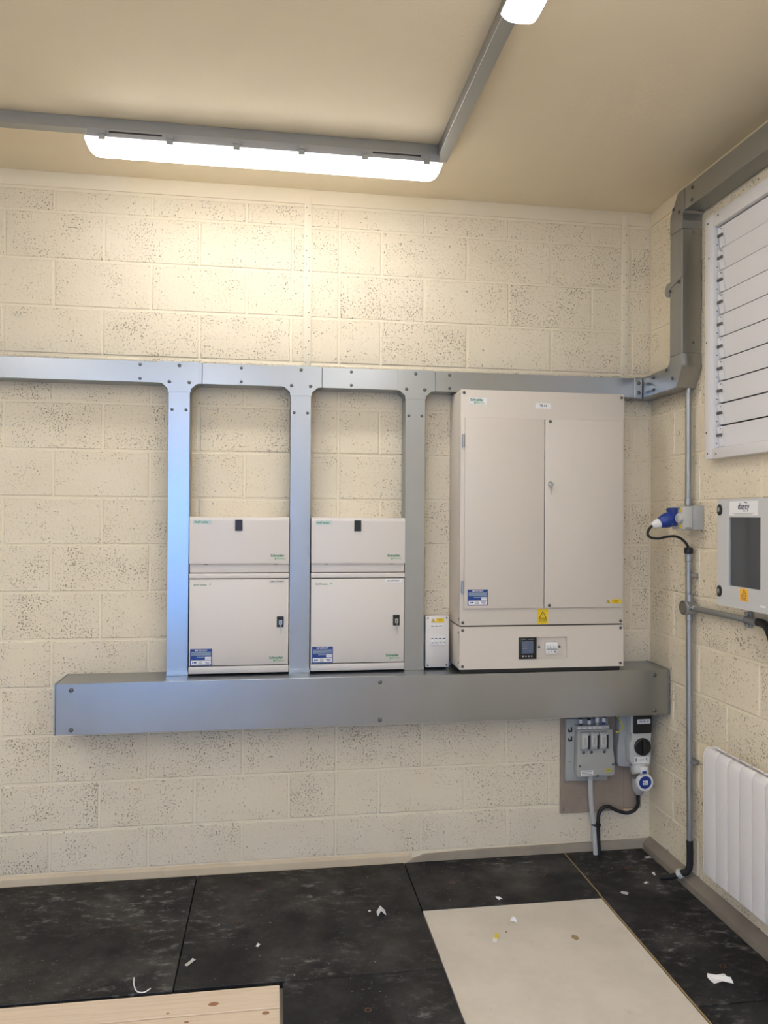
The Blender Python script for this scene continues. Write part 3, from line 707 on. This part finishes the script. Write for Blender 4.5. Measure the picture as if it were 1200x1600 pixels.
tag(tie, 'thin black cable tie binding the grey and black cables near the floor', 'cable tie')

# ================================================================== RIGHT WALL
# conduit from the trunking elbow to the switched socket
GP = 'galvanised_pipe'; CX = -.030
o = thing('steel_conduit', (CX, -.422, 1.82), 'upright steel conduit between the trunking elbow and the switched socket', 'conduit')
cyl('pipe', (CX, -.422, 1.825), (CX, -.422, TZ0-.001), .0135, GP, o, 18)
cyl('coupling', (CX, -.422, 1.812), (CX, -.422, 1.850), .0160, GP, o, 18)
o = thing('switched_socket', (0, -.45, 1.697), 'grey switched socket box with a round dial on the right wall', 'socket')
box('back_box', -.056, -.001, -.512, -.392, 1.697, 1.811, 'plastic_grey', o, .004)
fr = box('front', -.100, -.0565, -.508, -.396, 1.700, 1.808, PG, o, .004)
kb = lathe('dial', (-.100, -.482, 1.752), (-1, 0, 0), [(0, .024), (.016, .023), (.019, .020), (.0195, .005)], PG, fr, 24)
box('dial_grip', -.124, -.119, -.488, -.476, 1.735, 1.769, 'plastic_grey', kb, .002)
box('indicator', -.1008, -.0995, -.470, -.446, 1.792, 1.803, 'ink_grey', fr)
for y0, y1, z0, z1 in ((-.490, -.474, 1.782, 1.800), (-.488, -.466, 1.706, 1.722)): box('label', -.1008, -.0998, y0, y1, z0, z1, 'yellow_label', fr)
box('side_label', -.094, -.064, -.5086, -.5078, 1.703, 1.710, 'ink_grey', fr)
# blue plug
ax = Vector((-.93, .08, -.34)).normalized(); p0 = Vector((-.1005, -.432, 1.757))
o = thing('blue_plug', tuple(p0), 'blue plug with a white collar in the switched socket, black cable looping below', 'plug')
bm = bmesh.new(); b_box(bm, -.132, -.1008, -.458, -.402, 1.715, 1.802, .006); fl = done('flange', bm, 'blue_plastic', o, 'auto')
for y, z in ((-.458, 1.793), (-.410, 1.793), (-.458, 1.724)): put('screw', SCREW.setdefault(('x', .005), screw_mesh(.005, (-1, 0, 0))), Vector((-.132, y, z)), fl).data
lathe('plug_body', p0, ax, [(.026, .036), (.042, .037), (.060, .033), (.078, .026), (.082, .022)], 'blue_plastic', o, 24)
lathe('plug_collar', p0, ax, [(.0825, .022), (.087, .0235), (.102, .020), (.118, .014), (.121, .010)], 'white_plastic', o, 20)
pe = p0+ax*.118
tube('cable', [tuple(pe-ax*.02), tuple(pe), (-.232, -.424, 1.695), (-.236, -.424, 1.674), (-.220, -.425, 1.659), (-.185, -.43, 1.655), (-.145, -.431, 1.663), (-.105, -.431, 1.666), (-.070, -.430, 1.655), (-.043, -.428, 1.632), (-.031, -.4275, 1.6125)], .0062, 'black_rubber', o, 10, 8)
# lower conduit with inspection tee and branch
LYc = -.436
o = thing('steel_conduit', (CX, LYc, 0), 'steel conduit running down to the floor with a round inspection tee and side branch', 'conduit')
cyl('gland', (CX, LYc+.008, 1.583), (CX, LYc+.008, 1.612), .0205, 'black_plastic', o, 18)
cyl('coupling', (CX, LYc+.008, 1.545), (CX, LYc+.007, 1.584), .0165, GP, o, 18)
cyl('pipe', (CX, LYc+.007, 1.35), (CX, LYc+.008, 1.56), .0138, GP, o, 18)
cyl('pipe', (CX, LYc-.012, .22), (CX, LYc+.002, 1.30), .0138, GP, o, 18)
cyl('coupling', (CX, LYc+.0, 1.262), (CX, LYc+.0, 1.392), .0170, GP, o, 18)
cyl('tee_box', (-.004, LYc, 1.326), (-.058, LYc, 1.326), .034, GP, o, 24)
td = cyl('tee_lid', (-.0585, LYc, 1.326), (-.063, LYc, 1.326), .0345, 'galvanised_dull', o, 24)
for dz in (-.026, .026): screw((-.063, LYc, 1.326+dz), td, 'x', .004)
cyl('branch_pipe', (CX, LYc-.03, 1.328), (CX, -.945, 1.328), .0138, GP, o, 18)
cyl('branch_coupling', (CX, LYc-.03, 1.328), (CX, LYc-.055, 1.328), .0165, GP, o, 18)
cyl('branch_coupling', (CX, -.915, 1.328), (CX, -.955, 1.328), .0160, GP, o, 18)
tube('flexible_end', [(CX, -.950, 1.328), (CX, -.985, 1.327), (CX-.004, -1.02, 1.31), (CX-.008, -1.05, 1.27), (CX-.012, -1.075, 1.235), (CX-.02, -1.115, 1.215), (CX-.03, -1.155, 1.24), (-.068, -1.175, 1.31), (-.07, -1.18, 1.391)], .0165, 'black_rubber', o, 14, 8)
def saddle(z, y, horizontal=False):
    bm = bmesh.new()
    if not horizontal:
        b_lathe(bm, (CX, y, z-.008), (0, 0, 1), [(0, .0165), (.016, .0165)], 18); b_box(bm, -.016, -.001, y-.036, y+.036, z-.009, z+.009, .001, 1); b_box(bm, -.034, -.014, y-.034, y-.012, z-.008, z+.008, .002, 1)
    else:
        b_lathe(bm, (CX, y-.008, z), (0, 1, 0), [(0, .0165), (.016, .0165)], 18); b_box(bm, -.018, -.001, y-.012, y+.012, z-.034, z+.034, .003, 1)
        b_box(bm, -.030, -.017, y-.012, y+.012, z+.018, z+.032, .003, 1); b_box(bm, -.030, -.017, y-.012, y+.012, z-.032, z-.018, .003, 1)
    done('saddle', bm, GP, o, 'auto')
saddle(1.483, LYc+.006); saddle(.601, LYc-.008); saddle(1.328, -.868, True)
tube('flexible_tail', [(CX, LYc-.012, .225), (CX, LYc-.015, .15), (CX-.002, LYc-.014, .10), (-.042, LYc-.006, .072), (-.056, LYc+.012, .060)], .0155, 'black_rubber', o, 14, 8)
cyl('locknut', (-.054, LYc+.010, .062), (-.066, LYc+.024, .048), .023, 'plastic_pale', o, 8)
tube('cable_tail', [(-.062, LYc+.018, .050), (-.080, LYc+.040, .034), (-.100, LYc+.065, .018), (-.122, LYc+.09, .007)], lambda t: .0150-.005*t, 'black_rubber', o, 12, 6)

# louvre window ---------------------------------------------------------
WF = 'louvre_white'
w = thing('window_1', (0, -1.2, 2.02), None, None, kind='structure'); w['label'] = 'white louvre window with ten slats in a wide frame on the right wall'
WY0, WY1, WZ0, WZ1, FX = -.590, -1.83, 2.020, 3.118, -.050
for y0, y1, z0, z1 in ((WY0-.064, WY0, WZ0, WZ1), (WY1, WY1+.064, WZ0, WZ1)): box('frame_stile', FX, -.001, y0, y1, z0, z1, WF, w, .002)
for z0, z1 in ((WZ0, WZ0+.046), (WZ1-.058, WZ1)): box('frame_rail', FX+.0005, -.001, WY1+.0645, WY0-.0645, z0, z1, WF, w, .002)
box('gap_shade_sheet', -.006, -.001, WY1+.03, WY0-.03, WZ0+.02, WZ1-.02, 'seam_dark', w)  # dark sheet behind the slats, paints the shade in the gaps
BZ = .0992
bl0 = None
for k in range(10):
    zb = 2.072+BZ*k; zt = zb+.0895
    b = prism('slat', [(-.014, zb), (-.009, zb), (-.023, zt), (-.028, zt)], 'y', WY1+.070, WY0-.071, WF, w)
    xm = lambda z: -.014-.014*(z-zb)/.0895
    c = prism('slat_holder', [(xm(zb)-.001, zb+.002), (xm(zb)-.004, zb+.002), (xm(zt)-.004, zt-.004), (xm(zt)-.001, zt-.004)], 'y', WY0-.104, WY0-.068, WF, b)
    zc = zb+.052
    cl = box('clip', xm(zc)-.011, xm(zc)-.003, WY0-.102, WY0-.066, zc-.006, zc+.006, 'screw_dark', b, .001, 1)
    screw((xm(zb+.08)-.0045, WY0-.094, zb+.080), c, 'x', .0035)
    screw((-.030, WY0-.0642, zb+.016), w, 'y', .003)
for y, z in ((-.612, 3.09), (-.62, 2.93), (-.605, 2.14), (-.615, 2.045), (-.68, 2.04), (-.69, 3.10), (-.605, 2.55)): screw((FX, y, z), w, 'x', .0045)

# control enclosure -----------------------------------------------------
o = thing('control_enclosure', (0, -1.05, 1.39), 'grey control enclosure with a dark glazed door and white name label on the right wall', 'enclosure')
EG = 'enclosure_grey'; EY0, EY1, EZ0, EZ1, EX = -.852, -1.262, 1.392, 1.832, -.150
bm = bmesh.new()
b_box(bm, -.128, -.001, EY0-.006, EY0-.002, EZ0+.004, EZ1-.004); b_box(bm, -.128, -.001, EY1+.002, EY1+.006, EZ0+.004, EZ1-.004)
b_box(bm, -.128, -.001, EY1+.002, EY0-.002, EZ0+.004, EZ0+.008); b_box(bm, -.128, -.001, EY1+.002, EY0-.002, EZ1-.008, EZ1-.004); b_box(bm, -.005, -.001, EY1+.002, EY0-.002, EZ0+.004, EZ1-.004)
done('body', bm, EG, o)
box('gasket', -.132, -.127, EY1+.003, EY0-.003, EZ1-.0075, EZ1-.002, 'black_rubber', o); box('gasket', -.132, -.127, EY1+.003, EY0-.003, EZ0+.002, EZ0+.0075, 'black_rubber', o)
V0, V1, U0, U1 = -.932, -1.134, 1.478, 1.757
bm = bmesh.new()
for y0, y1, z0, z1 in ((V0, EY0, EZ0, EZ1), (EY1, V1, EZ0, EZ1), (V1, V0, EZ0, U0), (V1, V0, U1, EZ1)): b_box(bm, EX, -.132, y0, y1, z0, z1)
dr = done('door', bm, EG, o)
box('pane', -.143, -.139, V1-.001, V0+.001, U0-.001, U1+.001, 'glazing', dr)
for z in (1.788, 1.450):
    lt_ = lathe('latch', (EX, EY0-.018, z), (-1, 0, 0), [(0, .016), (.004, .016), (.005, .013)], 'black_plastic', dr, 20); lt_.scale = (1, 1, 1.45)
    cyl('latch_core', (EX-.004, EY0-.018, z), (EX-.0075, EY0-.018, z), .007, 'steel', lt_, 12)
l = box('label', EX-.0008, EX, -1.118, -.936, 1.765, 1.822, 'label_white', dr)
text('lettering', 'darcy', (EX-.0013, -1.03, 1.800), .037, 'ink_navy', l, 'x', 'CENTER', .018, .9)
printing('printing', [(-1.052, -1.046, 1.812, 1.818), (-1.044, -1.034, 1.814, 1.819)], EX-.0008, 'ink_grey', l, 'x')
text('lettering', '- DS -', (EX-.0013, -1.035, 1.783), .013, 'ink_grey', l, 'x', 'CENTER', .01)
printing('printing', [(-1.10, -.955, 1.7725, 1.7740), (-1.085, -.97, 1.7695, 1.7708)], EX-.0008, 'ink_grey', l, 'x')
l = box('label', EX-.0008, EX, -1.062, -1.008, 1.425, 1.474, 'orange_label', dr)
triangle(-1.035, 1.454, .0165, EX-.0008, l, 'x', 'orange_label')
text('lettering', 'Danger', (EX-.0014, -1.035, 1.438), .011, 'ink_black', l, 'x', 'CENTER', .01); text('lettering', '400 volts', (EX-.0014, -1.035, 1.430), .007, 'ink_black', l, 'x', 'CENTER')
box('maker_plate', EX-.0012, EX, -1.168, -1.135, 1.413, 1.420, 'label_white', dr)
iv = box('mounting_plate', -.012, -.0065, EY1+.02, EY0-.02, EZ0+.02, EZ1-.02, 'enclosure_grey', o)
for k in range(3): box('breaker', -.075, -.0125, -1.075-.020*k, -1.057-.020*k, 1.475, 1.545, 'white_plastic', iv, .002)
box('relay', -.060, -.0125, -1.110, -1.095, 1.615, 1.640, 'white_plastic', iv, .002)
lathe('top_gland', (-.07, -1.14, EZ1-.005), (0, 0, 1), [(0, .022), (.012, .022), (.014, .018), (.024, .014), (.028, .006)], 'black_plastic', o, 16)

# radiator --------------------------------------------------------------
o = thing('radiator', (0, -1.0, .18), 'white sectional electric radiator on the right wall near the floor', 'radiator')
RW = 'radiator_white'
RY = [-.680, -.772, -.855, -.937, -1.018, -1.10, -1.182, -1.264, -1.346]
prof = [(-.098, .182), (-.101, .186), (-.101, .700), (-.0985, .716), (-.092, .730), (-.082, .738), (-.074, .738), (-.080, .728), (-.088, .715), (-.0925, .698), (-.0925, .182)]
for k in range(8):
    y1, y0 = RY[k]-.0024, RY[k+1]+.0024
    sct = prism('section', prof, 'y', y0, y1, RW, o, .0012)
    prism('rear_fin', [(-.032, .195), (-.036, .195), (-.036, .715), (-.050, .735), (-.046, .739), (-.032, .722)], 'y', y0+.003, y1-.003, RW, sct)
    bm = bmesh.new(); ym = (y0+y1)/2
    b_box(bm, -.0925, -.036, ym-.003, ym+.003, .195, .712); b_prism(bm, [(ym-.032, -.090), (ym-.030, -.040), (ym+.004, -.040), (ym+.030, -.085), (ym+.02, -.090), (ym-.002, -.060), (ym-.018, -.060), (ym-.022, -.090)], 'z', .700, .724) if False else None
    b_box(bm, -.085, -.036, ym-.030, ym-.024, .30, .728); b_box(bm, -.085, -.036, ym+.018, ym+.024, .30, .724)
    b_box(bm, -.088, -.036, ym-.034, ym+.034, .690, .700)
    done('web', bm, RW, sct)
prism('end_panel', [(-.020, .185), (-.100, .185), (-.100, .705), (-.090, .730), (-.080, .738), (-.020, .738)], 'y', -.6785, -.670, RW, o, .002)
for y in (-.76, -1.26):
    for z in (.30, .62): box('bracket', -.034, -.001, y-.02, y+.02, z-.02, z+.02, RW, o)

# ================================================================== DEBRIS ON THE FLOOR
def scrap(name, x, y, sx, sy, hz, m, label, cat, n=6, z=.0):
    bm = bmesh.new(); t = .0012
    nx, ny = 4, 3; vs = [[None]*ny for _ in range(nx)]; ws = [[None]*ny for _ in range(nx)]
    a = random.uniform(0, 3.1)
    for i in range(nx):
        for j in range(ny):
            px = (i/(nx-1)-.5)*sx*random.uniform(.85, 1.1); py = (j/(ny-1)-.5)*sy*random.uniform(.85, 1.1)
            h = z+hz*random.uniform(.05, 1.)*(1 if (i+j) % 2 else .15)
            q = (x+px*math.cos(a)-py*math.sin(a), y+px*math.sin(a)+py*math.cos(a), h)
            vs[i][j] = bm.verts.new(q); ws[i][j] = bm.verts.new((q[0], q[1], q[2]+t))
    for i in range(nx-1):
        for j in range(ny-1):
            bm.faces.new((vs[i][j], vs[i+1][j], vs[i+1][j+1], vs[i][j+1])); bm.faces.new((ws[i][j], ws[i][j+1], ws[i+1][j+1], ws[i+1][j]))
    ed = [(vs, ws, i, 0, i+1, 0) for i in range(nx-1)]+[(vs, ws, i+1, ny-1, i, ny-1) for i in range(nx-1)]+[(vs, ws, 0, j+1, 0, j) for j in range(ny-1)]+[(vs, ws, nx-1, j, nx-1, j+1) for j in range(ny-1)]
    for A, B, i, j, k, l_ in ed: bm.faces.new((A[i][j], A[k][l_], B[k][l_], B[i][j]))
    zmin = min(v.co.z for v in bm.verts); bmesh.ops.translate(bm, verts=bm.verts, vec=(0, 0, z-zmin))
    return tag(done(name, bm, m), label, cat)
fs = thing('paper_scrap', (-1.509, -.468, 0), 'folded white paper tab standing on the black floor panel left of the pale plate', 'paper scrap')
bm = bmesh.new(); b_prism(bm, [(-1.530, 0), (-1.528, 0), (-1.515, .022), (-1.494, .002), (-1.492, .004), (-1.514, .026)], 'y', -.500, -.462); done('flap', bm, 'label_white', fs)
scrap('paper_scrap', -.948, -.613, .036, .028, .012, 'label_white', 'crumpled white scrap on the pale floor plate', 'paper scrap')
ys = thing('paper_scrap', (-1.07, -.732, 0), 'yellow and white sticker scrap on the pale floor plate', 'paper scrap')
prism('sticker', [(-1.088, -.758), (-1.072, -.766), (-1.060, -.738), (-1.074, -.728)], 'z', -.001, .0012, 'label_white', ys)
prism('coloured_half', [(-1.074, -.742), (-1.061, -.746), (-1.046, -.712), (-1.060, -.706)], 'z', .0012, .004, 'yellow_scrap', ys)
scrap('paper_scrap', -.305, -1.12, .055, .075, .016, 'label_white', 'largest crumpled white scrap on the right-hand black panel', 'paper scrap')
scrap('paper_scrap', -.956, -.424, .026, .020, .006, 'label_white', 'small pale scrap on the black panel behind the pale plate', 'paper scrap')
scrap('plaster_chip', -2.044, -.656, .020, .012, .005, 'label_white', 'small white chip on the middle black panel', 'chip')
scrap('plaster_chip', -2.305, -.739, .050, .016, .003, 'plastic_pale', 'long flat grey flake beside the panel seam', 'chip')
scrap('plaster_chip', -.071, -.124, .032, .012, .004, 'label_white', 'white sliver near the kerb in the corner', 'chip')
scrap('plaster_chip', -.129, -.298, .030, .012, .004, 'label_white', 'white sliver beside the black cable tail', 'chip')
scrap('plaster_chip', -.21, -.375, .022, .014, .004, 'label_white', 'white chip between the lifting point and the kerb', 'chip')
scrap('plaster_chip', -.36, -.455, .035, .022, .004, 'plastic_pale', 'grey flake near the brown edge strip', 'chip')
scrap('plaster_chip', -1.56, -.455, .014, .010, .004, 'label_white', 'tiny white crumb beside the folded paper tab', 'chip')
cr = scrap('plaster_chip', -1.01, -.70, .004, .004, .003, 'brown_plug', 'tiny dark crumb on the pale floor plate near the sticker scrap', 'chip')
st = thing('paint_flake', (-.735, -.77, 0), 'small brown flake on the middle of the pale floor plate', 'flake')
prism('flake', [(-.752, -.775), (-.738, -.795), (-.722, -.785), (-.726, -.765), (-.742, -.755)], 'z', -.001, .0015, 'edge_wood', st)
wr = tube('wire_offcut', [(-2.503, -.815, .003), (-2.495, -.86, .003), (-2.478, -.900, .003), (-2.452, -.912, .004), (-2.430, -.895, .006)], .0022, 'label_white', None, 8)
tag(wr, 'curled white wire offcut on the black floor panel by the timber boards', 'wire')
